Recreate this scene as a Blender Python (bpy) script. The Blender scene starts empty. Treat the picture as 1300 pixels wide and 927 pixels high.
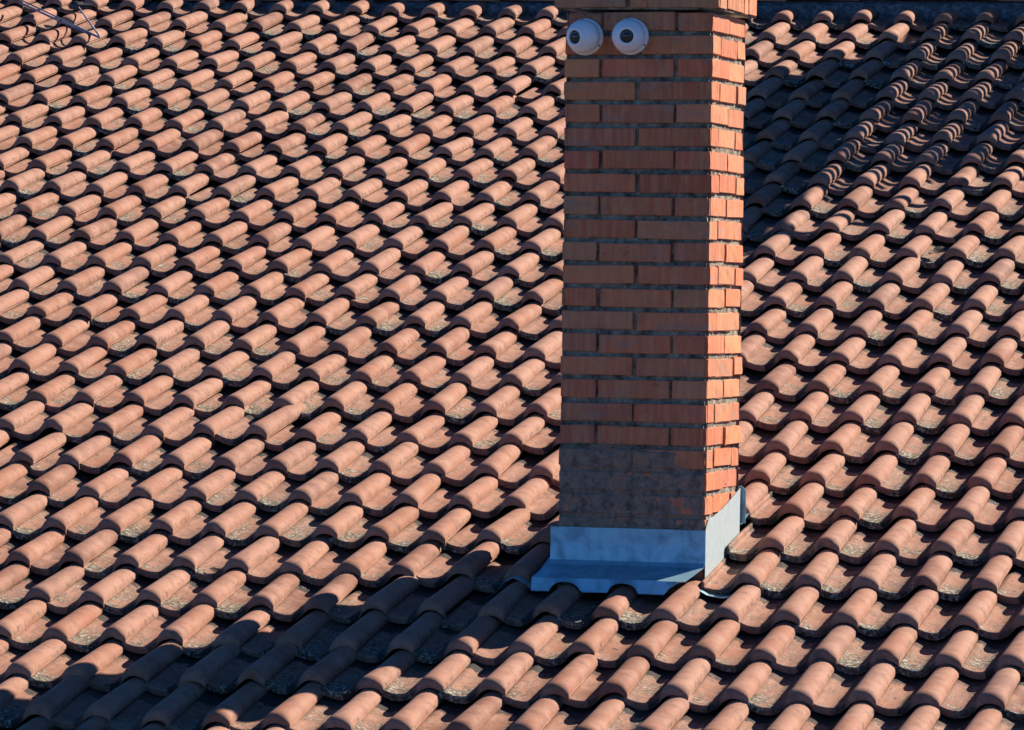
import bpy, math, random
import numpy as np
from mathutils import Matrix, Vector, noise as mn

random.seed(7)
rng = np.random.default_rng(7)
scene = bpy.context.scene
COL = scene.collection
ZO = 8.0                                   # height of the chimney datum above the ground

# ------------------------------------------------------------------ camera
cd = bpy.data.cameras.new('camera')
cam = bpy.data.objects.new('camera', cd); COL.objects.link(cam)
CAM = Vector((4.35413, -16.43786, -0.80002 + ZO))
FW = Vector((-0.26557, 0.964058, -0.0079956)).normalized()
RT = Vector((0.9639486, 0.2656647, 0.0150141)); RT = (RT - RT.dot(FW) * FW).normalized()
UP = RT.cross(FW)
cam.matrix_world = Matrix(((RT.x, UP.x, -FW.x, CAM.x), (RT.y, UP.y, -FW.y, CAM.y), (RT.z, UP.z, -FW.z, CAM.z), (0, 0, 0, 1)))
FPX = 6358.1
cd.sensor_fit = 'HORIZONTAL'; cd.sensor_width = 36.0
cd.lens = FPX * 36.0 / 1300.0
cd.shift_y = -45.5 / 1300.0
cd.clip_start = 0.1; cd.clip_end = 4000
scene.camera = cam
scene.render.resolution_x = 1024; scene.render.resolution_y = 730

# ------------------------------------------------------------------ sky and sun
SUN_EL = math.radians(35.5)
SUN_AZ = math.radians(40.0)          # from +Y towards +X
SUN = Vector((math.cos(SUN_EL) * math.sin(SUN_AZ), math.cos(SUN_EL) * math.cos(SUN_AZ), math.sin(SUN_EL)))
world = bpy.data.worlds.new('World'); scene.world = world; world.use_nodes = True
wn = world.node_tree.nodes; wl = world.node_tree.links
sky = wn.new('ShaderNodeTexSky'); sky.sky_type = 'NISHITA'; sky.sun_disc = False
sky.sun_elevation = SUN_EL; sky.sun_rotation = SUN_AZ
sky.altitude = 3000; sky.air_density = 0.30; sky.dust_density = 0.0; sky.ozone_density = 5.0
hs_ = wn.new('ShaderNodeHueSaturation'); hs_.inputs['Saturation'].default_value = 1.16
wl.new(sky.outputs[0], hs_.inputs['Color']); wl.new(hs_.outputs[0], wn['Background'].inputs[0])
wn['Background'].inputs[1].default_value = 0.15
sd = bpy.data.lights.new('sun', 'SUN'); sd.energy = 5.0; sd.angle = math.radians(0.5); sd.color = (1.0, 0.88, 0.76)
sun = bpy.data.objects.new('sun', sd); COL.objects.link(sun)
sun.rotation_euler = SUN.to_track_quat('Z', 'Y').to_euler(); sun.location = (6, 4, 20)
scene.view_settings.view_transform = 'Standard'; scene.view_settings.look = 'None'
scene.view_settings.exposure = 1.15; scene.view_settings.gamma = 1.0
scene.view_settings.use_curve_mapping = False

# ------------------------------------------------------------------ node helpers
class NT:
    def __init__(s, name):
        s.m = bpy.data.materials.new(name); s.m.use_nodes = True
        s.t = s.m.node_tree; s.n = s.t.nodes; s.l = s.t.links
        s.b = s.n['Principled BSDF']
    def link(s, v, sock):
        if isinstance(v, bpy.types.NodeSocket): s.l.new(v, sock)
        else: sock.default_value = v
    def math(s, op, a, b=0.0, c=0.0, clamp=False):
        n = s.n.new('ShaderNodeMath'); n.operation = op; n.use_clamp = clamp
        for v, i in zip((a, b, c), n.inputs): s.link(v, i)
        return n.outputs[0]
    def vmath(s, op, a, b):
        n = s.n.new('ShaderNodeVectorMath'); n.operation = op
        s.link(a, n.inputs[0]); s.link(b, n.inputs[1]); return n.outputs[0]
    def ramp(s, v, a, b, lo=0.0, hi=1.0):           # smoothstep map
        n = s.n.new('ShaderNodeMapRange'); n.interpolation_type = 'SMOOTHSTEP'
        for x, i in zip((v, a, b, lo, hi), n.inputs): s.link(x, i)
        return n.outputs[0]
    def noise(s, vec, scale, detail=3, rough=0.55, dist=0.0):
        n = s.n.new('ShaderNodeTexNoise'); s.link(vec, n.inputs['Vector'])
        n.inputs['Scale'].default_value = scale; n.inputs['Detail'].default_value = detail
        n.inputs['Roughness'].default_value = rough; n.inputs['Distortion'].default_value = dist
        return n.outputs['Fac']
    def voro(s, vec, scale):
        n = s.n.new('ShaderNodeTexVoronoi'); s.link(vec, n.inputs['Vector']); n.inputs['Scale'].default_value = scale
        return n.outputs['Distance']
    def mix(s, f, a, b, mode='MIX'):
        n = s.n.new('ShaderNodeMix'); n.data_type = 'RGBA'; n.blend_type = mode
        s.link(f, n.inputs[0])
        for v, i in ((a, n.inputs[6]), (b, n.inputs[7])):
            if isinstance(v, tuple): v = (*v, 1.0) if len(v) == 3 else v
            s.link(v, i)
        return n.outputs[2]
    def cramp(s, v, stops):
        n = s.n.new('ShaderNodeValToRGB'); s.link(v, n.inputs[0]); e = n.color_ramp.elements
        while len(e) < len(stops): e.new(0.5)
        for el, (p, c) in zip(e, stops): el.position = p; el.color = (*c, 1)
        return n.outputs[0]
    def pos(s): return s.n.new('ShaderNodeNewGeometry').outputs['Position']
    def rand(s):
        o = s.n.new('ShaderNodeObjectInfo').outputs['Random']
        a = s.n.new('ShaderNodeAttribute'); a.attribute_name = 'rnd'
        return s.math('FRACT', s.math('ADD', o, a.outputs['Fac']))
    def scale(s, vec, xyz): return s.vmath('MULTIPLY', vec, xyz)
    def bump(s, h, dist, strength=1.0):
        n = s.n.new('ShaderNodeBump'); n.inputs['Strength'].default_value = strength
        n.inputs['Distance'].default_value = dist; s.link(h, n.inputs['Height'])
        s.l.new(n.outputs[0], s.b.inputs['Normal'])
    def out(s, col, rough=0.8, metal=0.0, spec=0.3):
        s.link(col if not isinstance(col, tuple) else (*col, 1), s.b.inputs['Base Color'])
        s.link(rough, s.b.inputs['Roughness']); s.link(metal, s.b.inputs['Metallic'])
        s.b.inputs['Specular IOR Level'].default_value = spec
        return s.m

def mat_tile():
    t = NT('weathered_terracotta'); P = t.pos(); r = t.rand()
    uvn = t.n.new('ShaderNodeUVMap'); uvn.uv_map = 'UVMap'
    sep = t.n.new('ShaderNodeSeparateXYZ'); t.l.new(uvn.outputs[0], sep.inputs[0]); u, v = sep.outputs[0], sep.outputs[1]
    off = t.n.new('ShaderNodeCombineXYZ')
    for i, k in enumerate((37.0, 71.0, 53.0)): t.link(t.math('MULTIPLY', r, k), off.inputs[i])
    V = t.vmath('ADD', P, off.outputs[0])
    r2 = t.math('FRACT', t.math('MULTIPLY', r, 13.7)); r3 = t.math('FRACT', t.math('MULTIPLY', r, 29.3))
    base = t.cramp(r, [(0.0, (0.185, 0.075, 0.046)), (0.14, (0.30, 0.126, 0.070)), (0.35, (0.325, 0.150, 0.092)), (0.58, (0.345, 0.178, 0.118)), (0.76, (0.30, 0.118, 0.066)), (0.90, (0.33, 0.165, 0.108)), (1.0, (0.19, 0.092, 0.066))])
    big = t.noise(V, 9.0, 4, 0.6)
    base = t.mix(t.ramp(big, 0.35, 0.7), base, (0.37, 0.200, 0.134))
    base = t.mix(t.math('MULTIPLY', t.ramp(t.noise(V, 22.0, 4, 0.65), 0.46, 0.70), 0.65), base, (0.19, 0.095, 0.062))
    fine = t.noise(V, 190.0, 3, 0.7)
    base = t.mix(t.ramp(fine, 0.25, 0.75, 0.0, 0.45), base, t.mix(1.0, base, (0.62, 0.56, 0.52), 'MULTIPLY'))
    pan = t.ramp(u, -0.40, -0.52)                     # 1 in the trough
    # streaked grime that water leaves along the trough
    cmb = t.n.new('ShaderNodeCombineXYZ'); t.link(t.math('MULTIPLY', u, 9.0), cmb.inputs[0]); t.link(t.math('MULTIPLY', v, 2.2), cmb.inputs[1]); t.link(t.math('MULTIPLY', r, 91.0), cmb.inputs[2])
    streak = t.noise(cmb.outputs[0], 1.6, 4, 0.6, 0.6)
    grime = t.math('MULTIPLY', pan, t.ramp(streak, 0.42, 0.68))
    base = t.mix(t.math('MULTIPLY', grime, 0.55), base, (0.145, 0.098, 0.072))
    # grey green crust towards the lower lip of the trough
    lip = t.ramp(v, 0.62, 0.05)
    right = t.ramp(u, -0.95, -0.62)
    amt = t.math('MULTIPLY_ADD', r2, 0.46, -0.21)
    ln = t.noise(V, 48.0, 5, 0.68, 0.5)
    reg = t.noise(P, 1.1, 3, 0.6)
    patch = t.ramp(t.noise(V, 7.0, 3, 0.6), 0.36, 0.60)
    zone = t.math('MULTIPLY', pan, t.math('MULTIPLY', patch, t.math('MAXIMUM', t.math('MULTIPLY_ADD', lip, 0.65, 0.35), t.math('MULTIPLY', right, 0.85))))
    amt = t.math('ADD', amt, t.math('MULTIPLY_ADD', reg, 0.7, -0.26))
    crust = t.ramp(t.math('ADD', t.math('ADD', ln, amt), t.math('MULTIPLY', zone, 0.30)), 0.72, 0.86)
    crust = t.math('MULTIPLY', crust, zone)
    ccol = t.cramp(t.noise(V, 85.0, 3, 0.7), [(0.36, (0.022, 0.020, 0.014)), (0.46, (0.085, 0.068, 0.042)), (0.55, (0.165, 0.14, 0.09)), (0.63, (0.42, 0.44, 0.38))])
    base = t.mix(crust, base, ccol)
    # black moss with shade painted in, as a dark film in the deep side of the trough and under the lap of the next tile
    film_shade = t.ramp(t.math('ADD', t.noise(V, 30.0, 4, 0.65, 0.4), t.math('MULTIPLY', t.math('MAXIMUM', t.ramp(u, -0.74, -0.57), t.ramp(v, 0.70, 0.92)), 0.42)), 0.60, 0.74)
    base = t.mix(t.math('MULTIPLY', t.math('MULTIPLY', film_shade, pan), t.ramp(r3, 0.05, 0.5, 0.6, 0.95)), base, (0.022, 0.023, 0.020))
    # pale lichen dots
    dots = t.math('MULTIPLY', t.ramp(t.voro(V, 75.0), 0.20, 0.12), t.ramp(t.noise(V, 14.0, 2), 0.45, 0.62))
    base = t.mix(t.math('MULTIPLY', dots, t.ramp(u, -0.2, -0.5, 0.05, 0.8)), base, (0.38, 0.43, 0.38))
    # dirt held along the right edge of the roll
    edge = t.math('MULTIPLY', t.ramp(u, -0.030, -0.008), t.math('MULTIPLY', t.ramp(r2, 0.45, 0.6), t.ramp(t.noise(V, 38.0, 4, 0.7), 0.50, 0.62)))
    base = t.mix(t.math('MULTIPLY', edge, 0.75), base, (0.10, 0.07, 0.05))
    h = t.math('ADD', t.math('MULTIPLY', fine, 0.5), t.math('ADD', t.noise(V, 60.0, 4, 0.6), t.math('MULTIPLY', crust, t.math('MULTIPLY', ln, 2.0))))
    t.bump(h, 0.0008, 0.55)
    return t.out(base, 0.82, 0.0, 0.25)

def mat_brick():
    t = NT('fired_brick'); P = t.pos(); r = t.rand()
    off = t.n.new('ShaderNodeCombineXYZ')
    for i, k in enumerate((31.0, 67.0, 45.0)): t.link(t.math('MULTIPLY', r, k), off.inputs[i])
    V = t.vmath('ADD', P, off.outputs[0])
    base = t.cramp(r, [(0.0, (0.42, 0.105, 0.050)), (0.2, (0.60, 0.20, 0.085)), (0.38, (0.56, 0.140, 0.065)), (0.55, (0.46, 0.19, 0.095)), (0.72, (0.64, 0.245, 0.105)), (0.86, (0.58, 0.130, 0.075)), (1.0, (0.38, 0.14, 0.07))])
    drag = t.noise(t.scale(V, (55.0, 55.0, 5.0)), 1.0, 3, 0.6)     # vertical wire-cut drag marks
    base = t.mix(t.ramp(drag, 0.35, 0.7, 0.0, 0.5), base, (0.62, 0.30, 0.14))
    blot = t.noise(V, 13.0, 4, 0.6)
    base = t.mix(t.ramp(blot, 0.48, 0.74, 0.0, 0.55), base, (0.30, 0.13, 0.07))
    soot = t.noise(V, 30.0, 4, 0.7)
    base = t.mix(t.ramp(soot, 0.58, 0.75, 0.0, 0.6), base, (0.10, 0.065, 0.05))
    smear = t.math('MULTIPLY', t.ramp(t.noise(t.scale(V, (5.0, 5.0, 16.0)), 1.0, 5, 0.7), 0.51, 0.68), t.ramp(t.noise(V, 55.0, 3, 0.6), 0.35, 0.6))
    base = t.mix(t.math('MULTIPLY', smear, 0.7), base, (0.26, 0.215, 0.17))
    h = t.math('ADD', t.noise(V, 130.0, 3, 0.7), t.math('MULTIPLY', drag, 1.2)); t.bump(h, 0.0018, 0.7)
    return t.out(base, 0.85, 0.0, 0.25)

def mat_mortar(name, c0, c1, c2, bump=0.004, sc=1.0):
    t = NT(name); P = t.pos()
    n1 = t.noise(P, 26.0 * sc, 5, 0.65); n2 = t.noise(P, 120.0 * sc, 4, 0.7)
    base = t.cramp(n1, [(0.32, c0), (0.52, c1), (0.70, c2)])
    base = t.mix(t.ramp(n2, 0.3, 0.7, 0.0, 0.5), base, t.mix(1.0, base, (0.5, 0.48, 0.45), 'MULTIPLY'))
    t.bump(t.math('ADD', n1, n2), bump, 1.0)
    return t.out(base, 0.92, 0.0, 0.2)

def mat_metal(name, c, rough=0.45, metal=0.65):
    t = NT(name); P = t.pos()
    n1 = t.noise(P, 14.0, 5, 0.65, 0.5); n2 = t.noise(P, 60.0, 3, 0.6)
    d = tuple(x * 0.62 for x in c)
    base = t.mix(t.ramp(n1, 0.42, 0.72, 0.0, 0.75), c, d)
    base = t.mix(t.ramp(n2, 0.60, 0.74, 0.0, 0.35), base, (0.25, 0.24, 0.2))
    t.bump(n1, 0.002, 0.35)
    return t.out(base, t.ramp(n1, 0.3, 0.7, rough - 0.08, rough + 0.15), metal, 0.4)

def mat_plain(name, c, rough=0.5, metal=0.0, var=0.2, sc=40.0, spec=0.4):
    t = NT(name); n1 = t.noise(t.pos(), sc, 4, 0.6)
    base = t.mix(t.ramp(n1, 0.35, 0.7, 0.0, var * 2), c, tuple(x * 0.6 for x in c))
    t.bump(n1, 0.0006, 0.3)
    return t.out(base, rough, metal, spec)

M_TILE = mat_tile(); M_BRICK = mat_brick()
M_JOINT = mat_mortar('joint_mortar', (0.06, 0.05, 0.038), (0.27, 0.235, 0.175), (0.44, 0.39, 0.29))
M_COAT = mat_mortar('mortar_coat', (0.20, 0.14, 0.10), (0.46, 0.33, 0.235), (0.62, 0.34, 0.20), 0.016)
M_BED = mat_mortar('ridge_bedding', (0.06, 0.068, 0.07), (0.17, 0.18, 0.175), (0.34, 0.36, 0.35), 0.012, 1.2)
M_ZINC = mat_metal('weathered_zinc_shaded', (0.25, 0.44, 0.50), 0.42, 0.45)  # zinc with the blue of the shade put into its colour
M_ZINC_SUN = mat_metal('sunlit_zinc', (0.36, 0.43, 0.43), 0.6, 0.15)  # lighter copy of the zinc, sunlight put into its colour
M_WHITE = mat_plain('white_plastic', (0.80, 0.80, 0.78), 0.38, 0.0, 0.06, 20.0, 0.5)
M_BLACK = mat_plain('black_plastic', (0.012, 0.012, 0.013), 0.25, 0.0, 0.1, 40.0, 0.5)
M_GLASS = mat_plain('lens_glass', (0.01, 0.009, 0.008), 0.06, 0.0, 0.0, 40.0, 0.7)
M_STEEL = mat_metal('galvanised_rod', (0.22, 0.25, 0.32), 0.6, 0.6)
M_DARK = mat_plain('dark_rusty_steel', (0.05, 0.045, 0.045), 0.6, 0.3, 0.3)
M_LEAF = mat_plain('dry_leaf', (0.09, 0.055, 0.03), 0.7, 0.0, 0.4, 90.0)
M_WOOD = mat_plain('grey_timber', (0.24, 0.18, 0.12), 0.8, 0.0, 0.35, 18.0)
M_DECK = mat_plain('roof_boarding', (0.10, 0.075, 0.055), 0.9, 0.0, 0.3, 12.0)
M_GROUND = mat_mortar('dry_grass', (0.05, 0.07, 0.025), (0.09, 0.10, 0.04), (0.14, 0.12, 0.06), 0.03, 0.02)
M_CONC = mat_mortar('concrete', (0.25, 0.24, 0.22), (0.34, 0.33, 0.30), (0.42, 0.41, 0.38), 0.003)

# ------------------------------------------------------------------ object helpers
def mesh(name, verts, faces, mat, smooth=False, uvs=None):
    me = bpy.data.meshes.new(name); me.from_pydata([tuple(v) for v in verts], [], faces)
    if uvs is not None:
        ul = me.uv_layers.new(name='UVMap')
        idx = np.empty(len(me.loops), np.int32); me.loops.foreach_get('vertex_index', idx)
        ul.data.foreach_set('uv', np.asarray(uvs, np.float32)[idx].ravel())
    me.polygons.foreach_set('use_smooth', [smooth] * len(me.polygons))
    me.materials.append(mat); me.update(); return me
def ob(name, me, parent=None, mw=None):
    o = bpy.data.objects.new(name, me); COL.objects.link(o)
    if parent is not None: o.parent = parent
    if mw is not None: o.matrix_basis = (parent.matrix_basis.inverted() @ mw) if parent is not None and parent.parent is None else mw
    return o
def tag(o, label, cat, group=None):
    o['label'] = label; o['category'] = cat
    if group: o['group'] = group
    return o
def thing(name, loc, label, cat, group=None):
    o = bpy.data.objects.new(name, None); COL.objects.link(o); o.empty_display_size = 0.1
    o.matrix_basis = Matrix.Translation(loc); return tag(o, label, cat, group)
def box_vf(x0, x1, y0, y1, z0, z1):
    v = [(x0, y0, z0), (x1, y0, z0), (x1, y1, z0), (x0, y1, z0), (x0, y0, z1), (x1, y0, z1), (x1, y1, z1), (x0, y1, z1)]
    return v, [(0, 3, 2, 1), (4, 5, 6, 7), (0, 1, 5, 4), (1, 2, 6, 5), (2, 3, 7, 6), (3, 0, 4, 7)]
def tube_vf(pts, rad, n=8):
    V, F = [], []; pts = [Vector(p) for p in pts]
    for k, p in enumerate(pts):
        d = (pts[min(k + 1, len(pts) - 1)] - pts[max(k - 1, 0)]).normalized()
        a = d.orthogonal().normalized(); b = d.cross(a)
        rr = rad[k] if isinstance(rad, (list, tuple)) else rad
        for i in range(n):
            t = 2 * math.pi * i / n; V.append(p + rr * (a * math.cos(t) + b * math.sin(t)))
    for k in range(len(pts) - 1):
        for i in range(n):
            F.append((k * n + i, k * n + (i + 1) % n, (k + 1) * n + (i + 1) % n, (k + 1) * n + i))
    F.append(tuple(range(n - 1, -1, -1))); F.append(tuple((len(pts) - 1) * n + i for i in range(n)))
    return V, F
def lathe_vf(prof, n=32):                 # prof: (radius, height), axis +Z
    V, F = [], []
    for r, h in prof:
        for i in range(n): t = 2 * math.pi * i / n; V.append((r * math.cos(t), r * math.sin(t), h))
    for k in range(len(prof) - 1):
        for i in range(n): F.append((k * n + i, k * n + (i + 1) % n, (k + 1) * n + (i + 1) % n, (k + 1) * n + i))
    return V, F
def sheet_vf(poly, nrm, th):              # planar polygon thickened along -nrm
    n = len(poly); nrm = Vector(nrm); top = [Vector(p) for p in poly]; V = top + [p - nrm * th for p in top]
    F = [tuple(range(n)), tuple(range(2 * n - 1, n - 1, -1))] + [(i, i + n, (i + 1) % n + n, (i + 1) % n) for i in range(n)]
    return V, F

# ------------------------------------------------------------------ roof geometry
TH = math.radians(16.7005); TW, TL = 0.20032, 0.36441
X0, Y0, Z0 = 0.91908, 0.2798, -1.69593 + ZO
CT, ST = math.cos(TH), math.sin(TH)
NRM = Vector((0, -ST, CT)); SLO = Vector((0, CT, ST))
def plane_pt(x, y, h=0.0):                # point over the roof plane (world x, y of the foot, height h along the normal)
    return Vector((x, y, Z0 + (y - Y0) * ST / CT)) + NRM * h
def tile_org(i, j):
    a = (i + 8) / 10; b = (j - 8) / 10
    dz = -0.00932 * a * b + 0.01535 * min(b * b, 2.2) + 0.00875 * min(a * a, 5) - 0.00909 * a
    dx = -0.007 + 0.013 * min(b * b, 1.3)
    return Vector((X0 + TW * i + dx, Y0 + TL * CT * j, Z0 + TL * ST * j + dz))
def project(p):
    d = p - CAM; z = d.dot(FW); return 650 + FPX * d.dot(RT) / z, 418 - FPX * d.dot(UP) / z, z

ground_me = mesh('ground', [(-1500, -1500, 0), (1500, -1500, 0), (1500, 1500, 0), (-1500, 1500, 0)], [(0, 1, 2, 3)], M_GROUND)
ground = ob('ground', ground_me); ground['kind'] = 'structure'

YR = 7.97                                  # ridge line
roof = thing('tiled_roof', (-1.0, 1.0, 0), 'large pitched roof of weathered terracotta tiles filling the view', 'roof')
# boarding and walls below the tiles
zt = lambda y: Z0 + (y - Y0) * ST / CT - 0.06
ye, yb = -4.2, 2 * YR + 4.2
prof = [(ye, zt(ye)), (YR, zt(YR)), (yb, zt(ye)), (yb, zt(ye) - 0.2), (YR, zt(YR) - 0.2), (ye, zt(ye) - 0.2)]
xa, xb = -10.5, 6.5
V = [(xa, y, z) for y, z in prof] + [(xb, y, z) for y, z in prof]; n = len(prof)
F = [(i, (i + 1) % n, (i + 1) % n + n, i + n) for i in range(n)] + [(0, 5, 4, 1), (1, 4, 3, 2), (n, n + 1, n + 4, n + 5), (n + 1, n + 2, n + 3, n + 4)]
ob('roof_boarding', mesh('roof_boarding', V, F, M_DECK), roof, Matrix())
V, F = box_vf(xa + .4, xb - .4, ye + .5, yb - .5, 0.0, zt(ye) - 0.05)
ob('wall', mesh('wall', V, F, M_CONC), roof, Matrix())

# tile section: trough on the left, roll on the right, z = 0 at the roll's lower right edge
SEC = [(-.228, -.008), (-.216, -.002), (-.204, -.0015), (-.193, -.006), (-.179, -.0115), (-.163, -.0150), (-.147, -.0160), (-.131, -.0140), (-.117, -.0085), (-.106, -.001), (-.098, .008), (-.092, .018)]
SEC += [(-.046 + .0455 * math.cos(math.radians(a)), .013 + .035 * math.sin(math.radians(a))) for a in (155, 133, 112, 92, 72, 52, 34, 16, 0)] + [(0.0, .007)]
SEC = np.array(SEC); TT = 0.0115; DROP = .038
def tile_arrays(seed, left_cut=None, chip=0.0, length=0.425):
    g = np.random.default_rng(seed); sec = SEC.copy()
    if left_cut is not None:                       # a tile whose side rib shows
        sec = sec[3:]; sec = np.vstack([[(left_cut, .010), (left_cut + .004, .012), (left_cut + .009, .010), (left_cut + .011, -.004)], sec])
    roll = np.clip((sec[:, 0] + .10) / .03, 0, 1)
    sec[:, 1] += roll * g.uniform(-.003, .003) * (sec[:, 1] > .012) + (1 - roll) * g.uniform(-.002, .002)
    d = np.gradient(sec, axis=0); nn = np.stack([-d[:, 1], d[:, 0]], 1); nn /= np.linalg.norm(nn, axis=1)[:, None]
    low = sec - nn * TT; low[-1] = (-.004, -.001)
    m = len(sec); ys = [0.0, 0.003, 0.008, 0.016, 0.026, 0.040, 0.10, 0.24, length]
    hump = np.clip((sec[:, 1] - .004) / .03, 0, 1)                 # 1 on the crown of the roll
    twist = g.uniform(-.004, .004); bow = g.uniform(-.003, .003)
    wob = g.normal(0, .0016, m); wob = np.convolve(wob, [.25, .5, .25], 'same')
    if chip > 0:
        c = g.uniform(-.15, -.02); wob = wob + chip * np.clip(1 - np.abs(sec[:, 0] - c) / .022, 0, 1)
    V, F, UV = [], [], []
    def put(p, yy, nose=False, dz=0.0):
        x, z = p[:, 0].copy(), p[:, 1].copy(); f = yy / TL
        r = np.clip((x + .10) / .03, 0, 1)
        x = np.where(r > 0, -.046 + (x + .046) * (1 - .13 * r * f), x)
        y = np.full(m, yy) + wob * max(0, 1 - yy / .05)
        zz = z * np.where(z > .01, 1 - .10 * f, 1) - DROP * f + dz + twist * (x + .1) / .1 * (f - .3) + bow * math.sin(math.pi * min(1, yy / .42))
        if nose:                                                  # bull-nosed lower end
            Rn = .006 + .037 * hump; q = np.clip(1 - yy / Rn, 0, 1); zz = zz - (.006 + .019 * hump) * (1 - np.sqrt(np.clip(1 - q * q, 0, 1)))
        V.extend(np.stack([x, y, zz], 1).tolist()); UV.extend(np.stack([p[:, 0] / .2, np.full(m, f)], 1).tolist())
    for k, yy in enumerate(ys): put(sec, yy, True)
    R = len(ys)
    for k in range(R - 1):
        for i in range(m - 1): F.append((k * m + i, k * m + i + 1, (k + 1) * m + i + 1, (k + 1) * m + i))
    smooth = len(F)
    face = sec.copy(); face[:, 1] -= .024 + .010 * hump; face[-1] = (-.003, -.004)   # thick lower lip
    s = len(V); put(sec, 0.0, True); put(face, 0.0)
    for i in range(m - 1): F.append((s + m + i, s + m + i + 1, s + i + 1, s + i))
    s = len(V); put(face, 0.0); put(low, .05); put(low, length)
    for k in range(2):
        for i in range(m - 1): F.append((s + k * m + i, s + (k + 1) * m + i, s + (k + 1) * m + i + 1, s + k * m + i + 1))
    F.append((s + m - 1, s + 3 * m - 1, R * m - 1, m - 1)); F.append((s, 0, (R - 1) * m, s + 2 * m))   # long edges
    return np.array(V), F, np.array(UV), smooth
NV = 14
TILES = []
for k in range(NV):
    Va, Fa, Ua, sm = tile_arrays(100 + k, chip=(0, 0, .012, 0, 0, .02, 0, 0, .008, 0, 0, 0, .016, 0)[k])
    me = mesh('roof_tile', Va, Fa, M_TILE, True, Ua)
    fl = np.ones(len(Fa), bool); fl[sm:] = False; me.polygons.foreach_set('use_smooth', fl); TILES.append((Va, Fa, Ua, sm, me))
RIB = []
for k in range(3):
    Va, Fa, Ua, sm = tile_arrays(300 + k, left_cut=-.203, chip=(.0, .0, .03)[k])
    me = mesh('roof_tile', Va, Fa, M_TILE, True, Ua)
    fl = np.ones(len(Fa), bool); fl[sm:] = False; me.polygons.foreach_set('use_smooth', fl); RIB.append(me)

cells = []
for j in range(-11, 22):
    tj = (j + 5.3) / 27.6
    i0 = int(math.floor(-11.6 - 18.9 * tj)) - 8; i1 = int(math.ceil(4.5 - 8.1 * tj)) + 9
    for i in range(i0, i1 + 1):
        if -4 <= i <= -2 and j in (-1, 0): continue          # the chimney stands here
        o = tile_org(i, j)
        c = o + SLO * .18 + Vector((-.1, 0, 0)); px, py, z = project(c)
        vis = -25 < px < 1325 and -10 < py < 950 and not (718 < px < 930 and py < 690)
        w_ = 2.2 if random.random() < .05 else 1.0
        R = Matrix.Rotation(TH + random.gauss(0, .006) * w_, 4, 'X') @ Matrix.Rotation(random.gauss(0, .013) * w_, 4, 'Z') @ Matrix.Rotation(random.gauss(0, .012) * w_, 4, 'Y')
        mw = Matrix.Translation(o + Vector((random.gauss(0, .0030) * w_, 0, 0)) + SLO * random.gauss(0, .0060) * w_ + NRM * random.gauss(0.001, .0012)) @ R
        cells.append((z if vis else 1e6 + z, i, j, mw, random.randrange(NV)))
cells.sort(key=lambda c: c[0])
single = [c for c in cells if c[0] < 1e6][:296]
keep = {(c[1], c[2]) for c in single}
for z, i, j, mw, k in single:
    me = RIB[(0, 1, 2)[j + 1]] if (i == -1 and -1 <= j <= 1) else TILES[k][4]
    ob('roof_tile', me, roof, mw)
AV, AU, AR, loops, starts, totals, flags = [], [], [], [], [], [], []; base = 0
for z, i, j, mw, k in cells:
    if (i, j) in keep: continue
    Va, Fa, Ua, sm, _ = TILES[k]; Mx = np.array(mw)
    AV.append(Va @ Mx[:3, :3].T + Mx[:3, 3]); AU.append(Ua); AR.append(np.full(len(Va), random.random()))
    fa = np.array(Fa) + base; loops.append(fa.ravel()); fl = np.ones(len(Fa), bool); fl[sm:] = False; flags.append(fl); base += len(Va)
AV = np.vstack(AV); loops = np.concatenate(loops).astype(np.int32); nf = len(loops) // 4
me = bpy.data.meshes.new('roof_tiles'); me.vertices.add(len(AV)); me.vertices.foreach_set('co', AV.ravel())
me.loops.add(len(loops)); me.loops.foreach_set('vertex_index', loops); me.polygons.add(nf)
me.polygons.foreach_set('loop_start', np.arange(0, nf * 4, 4, dtype=np.int32)); me.update(calc_edges=True)
me.polygons.foreach_set('use_smooth', np.concatenate(flags))
ul = me.uv_layers.new(name='UVMap'); ul.data.foreach_set('uv', np.vstack(AU).astype(np.float32)[loops].ravel())
at = me.attributes.new('rnd', 'FLOAT', 'POINT'); at.data.foreach_set('value', np.concatenate(AR).astype(np.float32))
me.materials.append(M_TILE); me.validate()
ot = ob('roof_tiles', me, roof, Matrix()); ot['kind'] = 'stuff'

# ridge: rough mortar bedding and half-round ridge tiles
def ridge_frame(x, s, h):                 # s along the slope measured from the ridge line, h along the normal
    return plane_pt(x, YR, 0) + SLO * s + NRM * h
sec = [(-.198, -.05), (-.192, -.01), (-.183, .014), (-.170, .034), (-.152, .050), (-.125, .060), (-.06, .060), (0.0, .06)]
xs = np.arange(-8.6, 5.2, .018); V, F = [], []
for x in xs:
    wave = .5 + .5 * math.cos(2 * math.pi * (x - X0 + .046) / TW)
    for k, (s_, h_) in enumerate(sec):
        q = Vector((x * 9, k * 1.3, 2.0)); w = 1 if 0 < k < 7 else .3
        s2 = s_ + w * (.022 * mn.noise(q) + .012 * mn.noise(q * 3.1) + .007 * mn.noise(q * 8))
        h2 = h_ + w * (.012 * mn.noise(q + Vector((9, 9, 9))) + .006 * mn.noise(q * 4.3))
        V.append(ridge_frame(x, s2, h2))
m = len(sec)
for a in range(len(xs) - 1):
    for k in range(m - 1): F.append((a * m + k, (a + 1) * m + k, (a + 1) * m + k + 1, a * m + k + 1))
ob('ridge_mortar', mesh('ridge_mortar', V, F, M_BED, True), roof, Matrix())
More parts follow.
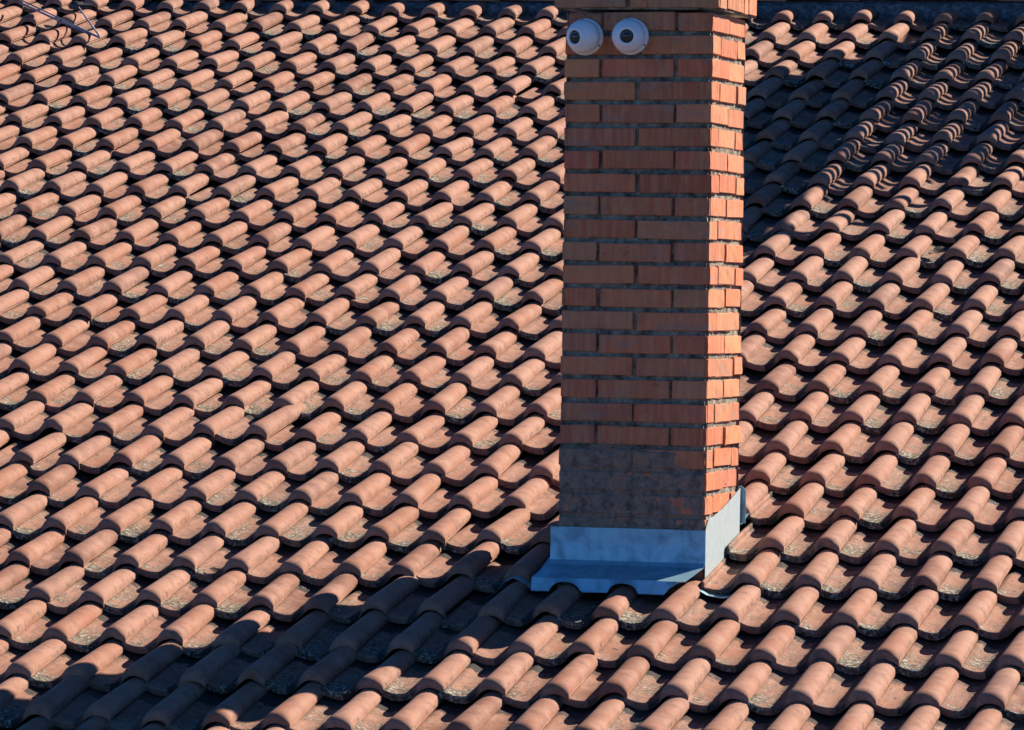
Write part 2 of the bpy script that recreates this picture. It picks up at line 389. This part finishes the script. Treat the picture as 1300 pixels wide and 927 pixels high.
def ridge_tile_me():
    V, F, U = [], [], []; n = 14
    for y, rr in ((0, .132), (.02, .134), (.2, .128), (.42, .120)):
        for k in range(n + 1):
            t = math.radians(-8) + math.radians(196) * k / n; V.append((y, -rr * math.cos(t), rr * .82 * math.sin(t))); U.append((-.2, y))
    for y, rr in ((0, .132), (0, .118)):
        for k in range(n + 1):
            t = math.radians(-8) + math.radians(196) * k / n; V.append((y, -rr * math.cos(t), rr * .82 * math.sin(t))); U.append((-.2, y))
    for a in range(3):
        for k in range(n): F.append((a * (n + 1) + k, a * (n + 1) + k + 1, (a + 1) * (n + 1) + k + 1, (a + 1) * (n + 1) + k))
    for k in range(n): F.append((4 * (n + 1) + k, 5 * (n + 1) + k, 5 * (n + 1) + k + 1, 4 * (n + 1) + k + 1))
    return mesh('ridge_tile', V, F, M_TILE, True, U)
rt = ridge_tile_me()
rz = plane_pt(0, YR, 0).z
for k in range(36):
    ob('ridge_tile', rt, roof, Matrix.Translation((-8.4 + .37 * k, YR + random.gauss(0, .006), rz + .062 + random.gauss(0, .004))) @ Matrix.Rotation(random.gauss(0, .012), 4, 'Z') @ Matrix.Rotation(.03, 4, 'Y'))

# ------------------------------------------------------------------ brick chimney
CH = .51; BC = .07766; BH = .0615; BW = .120; BL = .250
chim = thing('brick_chimney', (CH / 2, CH / 2, -1.85 + ZO), 'tall square red brick chimney with metal flashing at its foot', 'chimney')
def brick_me(L, W, H, seed):              # gridded block with rounded, slightly uneven arrises
    g = random.Random(seed)
    def axis(l, n):
        c = .0022; return [-l / 2, -l / 2 + c] + [-l / 2 + c + (l - 2 * c) * k / n for k in range(1, n)] + [l / 2 - c, l / 2]
    ax, ay, az = axis(L, 4 if L > .2 else 2), axis(W, 2), axis(H, 2)
    V, F, idx = [], [], {}
    def vid(i, j, k):
        if (i, j, k) in idx: return idx[(i, j, k)]
        x, y, z = ax[i], ay[j], az[k]
        ext = [i in (0, len(ax) - 1), j in (0, len(ay) - 1), k in (0, len(az) - 1)]
        if sum(ext) >= 2:
            s = .0020 if sum(ext) == 2 else .0036
            x -= math.copysign(s * g.uniform(.4, 1.9), x) * ext[0]; y -= math.copysign(s * g.uniform(.4, 1.9), y) * ext[1]; z -= math.copysign(s * g.uniform(.4, 1.9), z) * ext[2]
        elif sum(ext) == 1:
            o = g.gauss(0, .0006); x += o * ext[0]; y += o * ext[1]; z += o * ext[2]
        idx[(i, j, k)] = len(V); V.append((x, y, z)); return idx[(i, j, k)]
    A, B, C = len(ax), len(ay), len(az)
    for i in range(A - 1):
        for j in range(B - 1):
            F.append((vid(i, j, 0), vid(i, j + 1, 0), vid(i + 1, j + 1, 0), vid(i + 1, j, 0)))
            F.append((vid(i, j, C - 1), vid(i + 1, j, C - 1), vid(i + 1, j + 1, C - 1), vid(i, j + 1, C - 1)))
    for i in range(A - 1):
        for k in range(C - 1):
            F.append((vid(i, 0, k), vid(i + 1, 0, k), vid(i + 1, 0, k + 1), vid(i, 0, k + 1)))
            F.append((vid(i, B - 1, k), vid(i, B - 1, k + 1), vid(i + 1, B - 1, k + 1), vid(i + 1, B - 1, k)))
    for j in range(B - 1):
        for k in range(C - 1):
            F.append((vid(0, j, k), vid(0, j, k + 1), vid(0, j + 1, k + 1), vid(0, j + 1, k)))
            F.append((vid(A - 1, j, k), vid(A - 1, j + 1, k), vid(A - 1, j + 1, k + 1), vid(A - 1, j, k + 1)))
    return mesh('brick', V, F, M_BRICK, False)
BR = {}
def get_brick(L):
    key = round(L, 3)
    if key not in BR: BR[key] = [brick_me(L, BW, BH, hash(key) % 999 + s) for s in range(5)]
    return random.choice(BR[key])
def put_brick(x0, x1, y0, y1, z, j=1.0):
    along_x = (x1 - x0) >= (y1 - y0); L = max(x1 - x0, y1 - y0)
    mw = Matrix.Translation(((x0 + x1) / 2 + random.gauss(0, .0022) * j, (y0 + y1) / 2 + random.gauss(0, .0022) * j, z + BH / 2 + .001 + random.gauss(0, .0016))) @ Matrix.Rotation((0 if along_x else math.pi / 2) + random.choice((0, math.pi)) + random.gauss(0, .005), 4, 'Z') @ Matrix.Rotation(random.gauss(0, .006), 4, 'Y')
    ob('brick', get_brick(L), chim, mw)
def course(z, kind, S, o):                # S outer size, o offset of the outer corner
    gap = .011; half = (S - gap) / 2; g1 = gap
    a0, a1, a2, a3 = o, o + half, o + half + gap, o + S; inn0, inn1 = o + BW + g1, o + S - BW - g1
    if kind == 'B':
        for y0 in (o, o + S - BW):
            put_brick(a0, a1, y0, y0 + BW, z); put_brick(a2, a3, y0, y0 + BW, z)
        for x0 in (o, o + S - BW): put_brick(x0, x0 + BW, inn0, inn1, z)
    else:
        for x0 in (o, o + S - BW):
            put_brick(x0, x0 + BW, a0, a1, z); put_brick(x0, x0 + BW, a2, a3, z)
        for y0 in (o, o + S - BW): put_brick(inn0, inn1, y0, y0 + BW, z)
for nn_ in range(-1, 27):
    course(-nn_ * BC + ZO, 'A' if nn_ % 2 else 'B', CH, 0.0)
CO = .030
for q in range(3):                        # corbelled head: stretchers with a closer between them
    z = (2 + q) * BC + ZO; S = CH + 2 * CO
    if q % 2 == 0:
        for y0 in (-CO, -CO + S - BW):
            put_brick(-CO, -CO + BL, y0, y0 + BW, z)
            ob('brick', get_brick(.120), chim, Matrix.Translation((-CO + BL + .010 + .030, y0 + BW / 2, z + BH / 2)) @ Matrix.Rotation(math.pi / 2, 4, 'Z') @ Matrix.Diagonal((1, .5, 1, 1)))
            put_brick(-CO + S - BL, -CO + S, y0, y0 + BW, z)
        for x0 in (-CO, -CO + S - BW):
            put_brick(x0, x0 + BW, -CO + BW + .01, -CO + BW + .01 + .25, z)
            ob('brick', get_brick(.120), chim, Matrix.Translation((x0 + BW / 2, -CO + S - BW - .01 - .027, z + BH / 2)) @ Matrix.Diagonal((1, .42, 1, 1)))
    else: course(z, 'A', S, -CO)

# mortar: a rough core seen in the recessed joints
def grid_face(o, du, dv, nu, nv, disp):
    V = [Vector(o) + Vector(du) * (a / nu) + Vector(dv) * (b / nv) for b in range(nv + 1) for a in range(nu + 1)]
    N = Vector(du).cross(Vector(dv)).normalized(); V = [v + N * disp(v) for v in V]
    F = [(b * (nu + 1) + a, b * (nu + 1) + a + 1, (b + 1) * (nu + 1) + a + 1, (b + 1) * (nu + 1) + a) for b in range(nv) for a in range(nu)]
    return V, F
def rough(amp, sc): return lambda v: amp * (mn.noise(v * sc) + .6 * mn.noise(v * sc * 2.3 + Vector((7, 1, 3))))
def joint_core(name, x0, x1, y0, y1, z0, z1, rec):
    V, F = [], []; hz = z1 - z0; nz = max(4, int(hz / .012))
    for (o, du, nu, rc) in (((x0, y0, z0), (x1 - x0, 0, 0), 44, rec[0]), ((x1, y0, z0), (0, y1 - y0, 0), 44, rec[1]), ((x1, y1, z0), (x0 - x1, 0, 0), 8, rec[2]), ((x0, y1, z0), (0, y0 - y1, 0), 16, rec[3])):
        N = Vector(du).cross(Vector((0, 0, 1))).normalized(); f = rough(.0055 if rc == rec[1] else .003, 60)
        v, fc = grid_face(Vector(o) - N * rc, du, (0, 0, hz), nu, nz if nu > 10 else 6, f)
        b = len(V); V += v; F += [tuple(i + b for i in q) for q in fc]
    b = len(V); v, fc = box_vf(x0 + .02, x1 - .02, y0 + .02, y1 - .02, z0 + .001, z1 - .002); V += [Vector(p) for p in v]; F += [tuple(i + b for i in q) for q in fc]
    ob(name, mesh(name, V, F, M_JOINT, True), chim, Matrix())
joint_core('mortar_core', 0, CH, 0, CH, -27 * BC + ZO, 2 * BC - .014 + ZO, (.015, .0085, .008, .008))
joint_core('mortar_core', -CO, CH + CO, -CO, CH + CO, 2 * BC - .004 + ZO, 5 * BC - .012 + ZO, (.015, .0085, .008, .008))
V, F = box_vf(-.07, CH + .07, -.07, CH + .07, 5 * BC - .008 + ZO, 5 * BC + .06 + ZO)
ob('cap_slab', mesh('cap_slab', V, F, M_CONC), chim, Matrix())

# cement coat wiped over the lowest courses of the shaded face
def coat_h(v):
    zc = (v.z - ZO) / BC; fr = zc - math.floor(zc)           # 0 at a course's bottom
    xk = v.x
    top = min(1, max(0, (-17.10 + .22 * mn.noise(Vector((v.x * 9, 1, 4))) - zc) / .25))
    bare = min(1, max(0, (v.x - .395 - .03 * mn.noise(v * 22)) / .02)) * min(1, max(0, (v.z - ZO + 1.405 + .012 * mn.noise(v * 17)) / .012))
    corner = 1 - bare
    side = min(1, (CH - v.x) / .02 + .35)
    d = .0105 * top * corner * side - .0052 + .0060 * mn.noise(v * 11) + .0056 * mn.noise(v * 34) + .0032 * mn.noise(v * 90)
    if fr > .80: d -= .0075 + .003 * mn.noise(v * 20)
    seam = min(abs(xk - .125), abs(xk - .385)) if int(math.floor(zc)) % 2 else abs(xk - .255)
    if seam < .006: d -= .005 + .006 * mn.noise(v * 9)
    return d
V, F = grid_face((.002, 0, -1.66 + ZO), (CH - .004, 0, 0), (0, 0, .335), 150, 100, coat_h)
ob('cement_coat', mesh('cement_coat', V, F, M_COAT, True), chim, Matrix())

# flashing ---------------------------------------------------------
zz = lambda z: z + ZO
def grid_sheet(rows, th, nrm):            # rows of points, thickened
    R, C = len(rows), len(rows[0]); nrm = Vector(nrm)
    T = [Vector(p) for r in rows for p in r]; V = T + [p - nrm * th for p in T]; N = R * C
    F = []
    for a in range(R - 1):
        for c in range(C - 1):
            q = (a * C + c, a * C + c + 1, (a + 1) * C + c + 1, (a + 1) * C + c); F.append(q); F.append(tuple(i + N for i in reversed(q)))
    for c in range(C - 1):
        F.append((c + 1, c, c + N, c + 1 + N)); e = (R - 1) * C; F.append((e + c, e + c + 1, e + c + 1 + N, e + c + N))
    for a in range(R - 1):
        F.append((a * C, (a + 1) * C, (a + 1) * C + N, a * C + N)); e = C - 1; F.append(((a + 1) * C + e, a * C + e, a * C + e + N, (a + 1) * C + e + N))
    return V, F
NXX = 60; rows = [[] for _ in range(6)]
for c in range(NXX + 1):
    t = c / NXX; wb = .0018 * mn.noise(Vector((t * 5, 3, 1)))
    xu = -.024 + t * (CH + .006 + .024); xf = -.046 + t * (.484 + .046)
    rows[0].append((xu, -.0135, zz(-1.603) + wb)); rows[1].append((xu, -.0125 + wb, zz(-1.660))); rows[2].append((xu, -.014 + wb, zz(-1.714)))
    rows[3].append((xu * .9 + xf * .1, -.026, zz(-1.729) + wb)); rows[4].append((xf, -.168 + wb * 2, zz(-1.768) + wb))
    # lip, scalloped over the rolls
    rr = min(abs(xf - (X0 + TW * i - .046)) for i in range(-6, -1)); nt = max(0.0, 1 - (rr / .052) ** 2) ** .5 if rr < .052 else 0
    rows[5].append((xf + (-.018 * max(0, (t - .93) / .07)), -.177, zz(-1.812 + .034 * nt) + wb + .01 * max(0, (t - .93) / .07)))
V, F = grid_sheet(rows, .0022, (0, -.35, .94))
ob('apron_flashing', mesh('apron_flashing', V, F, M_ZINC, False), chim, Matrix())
# stepped sheet on the sunny side
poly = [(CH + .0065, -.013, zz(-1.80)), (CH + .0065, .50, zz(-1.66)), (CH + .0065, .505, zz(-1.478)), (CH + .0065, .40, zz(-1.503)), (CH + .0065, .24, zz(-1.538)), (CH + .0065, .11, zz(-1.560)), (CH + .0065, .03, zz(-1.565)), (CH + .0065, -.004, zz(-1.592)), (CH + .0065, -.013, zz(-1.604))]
V, F = sheet_vf(poly, (1, 0, 0), .002); ob('side_flashing', mesh('side_flashing', V, F, M_ZINC_SUN), chim, Matrix())
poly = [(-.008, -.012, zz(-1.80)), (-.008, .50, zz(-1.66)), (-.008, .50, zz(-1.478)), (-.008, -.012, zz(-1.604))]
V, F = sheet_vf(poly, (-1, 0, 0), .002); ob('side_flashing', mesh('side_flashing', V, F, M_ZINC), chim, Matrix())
poly = [(-.06, CH + .012, zz(-1.60)), (CH + .022, CH + .016, zz(-1.60)), (CH + .022, CH + .016, zz(-1.485)), (CH + .006, CH + .014, zz(-1.470)), (-.06, CH + .012, zz(-1.47))]
V, F = sheet_vf(poly, (0, 1, 0), .002); ob('back_flashing', mesh('back_flashing', V, F, M_ZINC), chim, Matrix())
# sheet running down beside the stack, its free edge rising over the neighbouring rolls
def soaker(pts_a, pts_b):
    V, F = grid_sheet([pts_a, pts_b], .0018, (0, -.3, .95)); ob('soaker_sheet', mesh('soaker_sheet', V, F, M_ZINC, False), chim, Matrix())
L1 = [(-.21, -.15, -.022), (-.178, -.13, -.004), (-.155, -.115, .026), (-.125, -.105, .038), (-.10, -.10, .024), (-.07, -.10, .0), (-.045, -.10, -.012)]
soaker([plane_pt(*p) for p in L1], [plane_pt(x + .015, y + .10, h - .008) for x, y, h in L1])
L2 = [(.482, -.085, .022), (.510, -.092, .010), (.545, -.100, -.006), (.59, -.106, -.012), (.635, -.104, -.009), (.668, -.096, .002)]
soaker([plane_pt(*p) for p in L2], [plane_pt(x, y + .09, h - .012) for x, y, h in L2])
gut = [plane_pt(-.075, -.02, .012), plane_pt(-.006, -.02, .012), plane_pt(-.006, .56, .012), plane_pt(-.075, .56, .012)]
V, F = sheet_vf(gut, NRM, .002); ob('soaker_sheet', mesh('soaker_sheet', V, F, M_ZINC), chim, Matrix())
gut = [plane_pt(-.075, .52, .02), plane_pt(CH + .01, .52, .02), plane_pt(CH + .01, .66, .02), plane_pt(-.075, .66, .02)]
V, F = sheet_vf(gut, NRM, .002); ob('soaker_sheet', mesh('soaker_sheet', V, F, M_ZINC), chim, Matrix())

# ------------------------------------------------------------------ dome cameras
def security_camera(x, z, aim, label):
    root = thing('security_camera', (x, 0, z + ZO), label, 'camera', 'dome cameras on the chimney')
    wall = Matrix.Translation((x, .001, z + ZO)) @ Matrix.Rotation(math.pi / 2, 4, 'X')          # +Z leaves the wall
    V, F = lathe_vf([(.0005, 0), (.060, 0), (.0625, .002), (.0625, .015), (.060, .018), (.0555, .0185), (.0535, .021), (.0535, .024), (.050, .026), (.02, .026)], 40)
    ring = ob('mount_ring', mesh('mount_ring', V, F, M_WHITE, True), root, wall)
    for k, a in enumerate((100, 215, 330)):
        V, F = lathe_vf([(.0006, .0), (.0033, .0), (.0030, .0016), (.0006, .0012)], 12)
        ob('screw', mesh('screw', V, F, M_BLACK), ring, Matrix.Translation((.0588 * math.cos(math.radians(a)), .0588 * math.sin(math.radians(a)), .0175)))
    # ball, turned towards its aim; lens window recessed in the front
    R = .0535; prof = [(R * math.sin(math.radians(a)), R * math.cos(math.radians(a))) for a in (150, 135, 120, 105, 95)]
    for a in (88, 80, 72, 64, 56, 48): prof += [(R * math.sin(math.radians(a)), R * math.cos(math.radians(a))), ((R - .0012) * math.sin(math.radians(a - 2)), (R - .0012) * math.cos(math.radians(a - 2)))]
    prof += [(.036, .0398), (.0335, .0425), (.0305, .0450), (.0270, .0468), (.0238, .0472), (.0222, .0458), (.0210, .0390)]
    ball = Matrix.Translation((x, -.040, z + ZO)) @ Vector(aim).to_track_quat('Z', 'Y').to_matrix().to_4x4() @ Matrix.Scale(1.06, 4)
    ob('ball', mesh('ball', *lathe_vf(prof, 40), M_WHITE, True), root, ball)
    V, F = lathe_vf([(.0216, .037), (.0212, .0415), (.0170, .0424), (.0115, .0424)], 28)
    ln = ob('lens_window', mesh('lens_window', V, F, M_BLACK, True), root, ball)
    V, F = lathe_vf([(.0125, .0418), (.0108, .0438), (.0066, .0452), (.0004, .0456)], 24)
    ob('lens', mesh('lens', V, F, M_GLASS, True), ln, Matrix())
security_camera(.071, .058, (-.42, -1, -.10), 'white dome camera nearer the chimney corner, lens turned aside along the roof')
security_camera(.229, .060, (.12, -1, -.06), 'white dome camera near the middle of the brick face, lens facing straight out')

# ------------------------------------------------------------------ small things on the tiles
def rod_thing(name, pts, rad, mat, label, cat):
    o = thing(name, pts[0], label, cat); ob('rod', mesh('rod', *tube_vf(pts, rad, 6), mat, True), o, Matrix()); return o
A = plane_pt(-4.23, 6.985, .104); B = plane_pt(-4.83, 7.45, .168); Cc = plane_pt(-4.53, 7.485, .138)
o = rod_thing('stay_rod', [B, (A + B) / 2 + Vector((0, 0, -.005)), A], .006, M_STEEL, 'thin grey metal rods forming a pointed strut on the tiles below the ridge', 'rod')
ob('rod', mesh('rod', *tube_vf([B + Vector((.01, 0, .012)), A + Vector((-.03, .02, .012))], .004, 6), M_STEEL, True), o, Matrix())
ob('rod', mesh('rod', *tube_vf([Cc, A + Vector((-.008, .006, .012))], .0045, 6), M_STEEL, True), o, Matrix())
V, F = tube_vf([Cc + Vector((-.05, .02, .0)), Cc, Cc + Vector((.06, .04, .005))], [.012, .018, .010], 7)
ob('clamp', mesh('clamp', V, F, M_DARK), o, Matrix())
o = rod_thing('loose_wire', [plane_pt(-4.235, 7.152, .06), plane_pt(-4.16, 7.06, .055), plane_pt(-4.06, 6.964, .045)], .0022, M_STEEL, 'short loose bright wire lying over the tiles', 'wire')
def dark_clump(name, x0, x1, y, label):       # dark clump standing in for shade at the ridge foot
    V, F = [], []; nx, ny = 26, 12
    for a in range(nx + 1):
        for b in range(ny + 1):
            x = x0 + (x1 - x0) * a / nx; s = -.20 + .20 * b / ny; e = max(0.0, math.sin(math.pi * a / nx)) ** .5 * max(0.0, math.sin(math.pi * b / ny)) ** .6
            p = Vector((x * 13, s * 13, 1)); h = .005 + e * (.075 + .05 * mn.noise(p) + .035 * mn.noise(p * 2.7) + .02 * mn.noise(p * 6))
            V.append(plane_pt(x, y, 0) + SLO * s + NRM * h)
    for a in range(nx):
        for b in range(ny): F.append((a * (ny + 1) + b, (a + 1) * (ny + 1) + b, (a + 1) * (ny + 1) + b + 1, a * (ny + 1) + b + 1))
    tag(ob(name, mesh(name, V, F, M_DARK, True)), label, 'rubble')
dark_clump('shade_clump', -4.84, -4.45, 7.84, 'dark clump standing in for the shade at the foot of the ridge beside the rods')
def leaf(x, y, h, size, rz, label):
    V, F = [], []; n = 8
    for a in range(n + 1):
        t = a / n; w = .42 * max(0.0, math.sin(math.pi * t)) ** .8 * (1 + .25 * math.sin(t * 17))
        for c in (-1, -.4, .4, 1): V.append((c * w * size, (t - .5) * size * 1.5, size * (.28 * c * c * w + .30 * (t - .4) ** 2 + .05 * math.sin(t * 9 + c))))
    for a in range(n):
        for c in range(3): F.append((a * 4 + c, a * 4 + c + 1, (a + 1) * 4 + c + 1, (a + 1) * 4 + c))
    me = mesh('dry_leaf', V, F, M_LEAF, True)
    o = ob('dry_leaf', me, None, Matrix.Translation(plane_pt(x, y, h)) @ Matrix.Rotation(TH, 4, 'X') @ Matrix.Rotation(rz, 4, 'Z'))
    tag(o, label, 'leaf', 'dry leaves on the tiles')
leaf(-1.215, -.03, .0, .040, 1.2, 'small flat dark leaf in a sunlit tile trough beside the long chimney shadow')
leaf(.815, .66, .004, .044, .4, 'curled dark leaf in the tile trough beside the sunny foot of the chimney')
leaf(.565, 3.86, .0, .075, -.3, 'large curled dry leaf in a tile trough below the striped shadow')

# ------------------------------------------------------------------ unseen slats and panel added beyond the right edge to throw the striped shade
SN = SUN.dot(NRM)
def lift(x, y, h): return plane_pt(x, y, 0) + SUN * (h / SN)      # where something must be to shade roof point (x, y)
caster = thing('slatted_shade_caster', lift(.9, 6.3, 2.4 * SN), 'unseen timber slats and solid panel added over the tiles to cast the striped shade', 'shade caster')
hs = 2.4 * SN
def slab(name, p, q, w, t, mat=M_WOOD):
    d = (q - p).normalized(); side = NRM.cross(d).normalized(); V = []
    for e in (p, q):
        for a, b in ((-1, -1), (1, -1), (1, 1), (-1, 1)): V.append(e + side * (a * w / 2) + NRM * (b * t / 2))
    ob(name, mesh(name, V, [(0, 3, 2, 1), (4, 5, 6, 7), (0, 1, 5, 4), (1, 2, 6, 5), (2, 3, 7, 6), (3, 0, 4, 7)], mat), caster, Matrix())
y = 7.60; k = 0
while y > 4.75:
    xl = -.24 + .02 * mn.noise(Vector((k, 0, 0))); xr = 1.6
    # right-hand end follows the skewed lower edge of the shade to be cast
    if y < 5.25: xr = -.20 + max(0.0, (y - 4.66)) * 1.5
    if xr > xl + .1: slab('shade_slat', lift(xl, y, hs), lift(xr, y, hs), (.084 if k % 6 else .14) + .012 * mn.noise(Vector((k * 1.7, 5, 0))), .006)
    y -= .128; k += 1
slab('shade_stile', lift(.40, 7.7, hs - .008), lift(.40, 5.12, hs - .008), .10, .008)
slab('shade_stile', lift(.98, 7.7, hs - .008), lift(.98, 5.9, hs - .008), .10, .008)
slab('shade_stile', lift(-.24, 7.62, hs - .008), lift(-.24, 4.78, hs - .008), .05, .008)
hp = 3.6 * SN; poly = [lift(-.20, 7.40, hp), lift(-1.15, 6.07, hp), lift(-.45, 3.66, hp), lift(-.20, 4.00, hp)]
V, F = sheet_vf(poly, NRM, .018); ob('shade_panel', mesh('shade_panel', V, F, M_WOOD), caster, Matrix())  # added unseen panel, cut to the outline of the shade it casts
for p in poly + [lift(.98, 7.6, hs), lift(.98, 6.0, hs), lift(-.24, 5.4, hs)]:
    f = Vector((p.x, p.y, max(plane_pt(p.x, min(p.y, 2 * YR - p.y), 0).z - .06, 0)))
    V, F = tube_vf([f, p - Vector((0, 0, .012))], .018, 6); ob('shade_post', mesh('shade_post', V, F, M_WOOD), caster, Matrix())
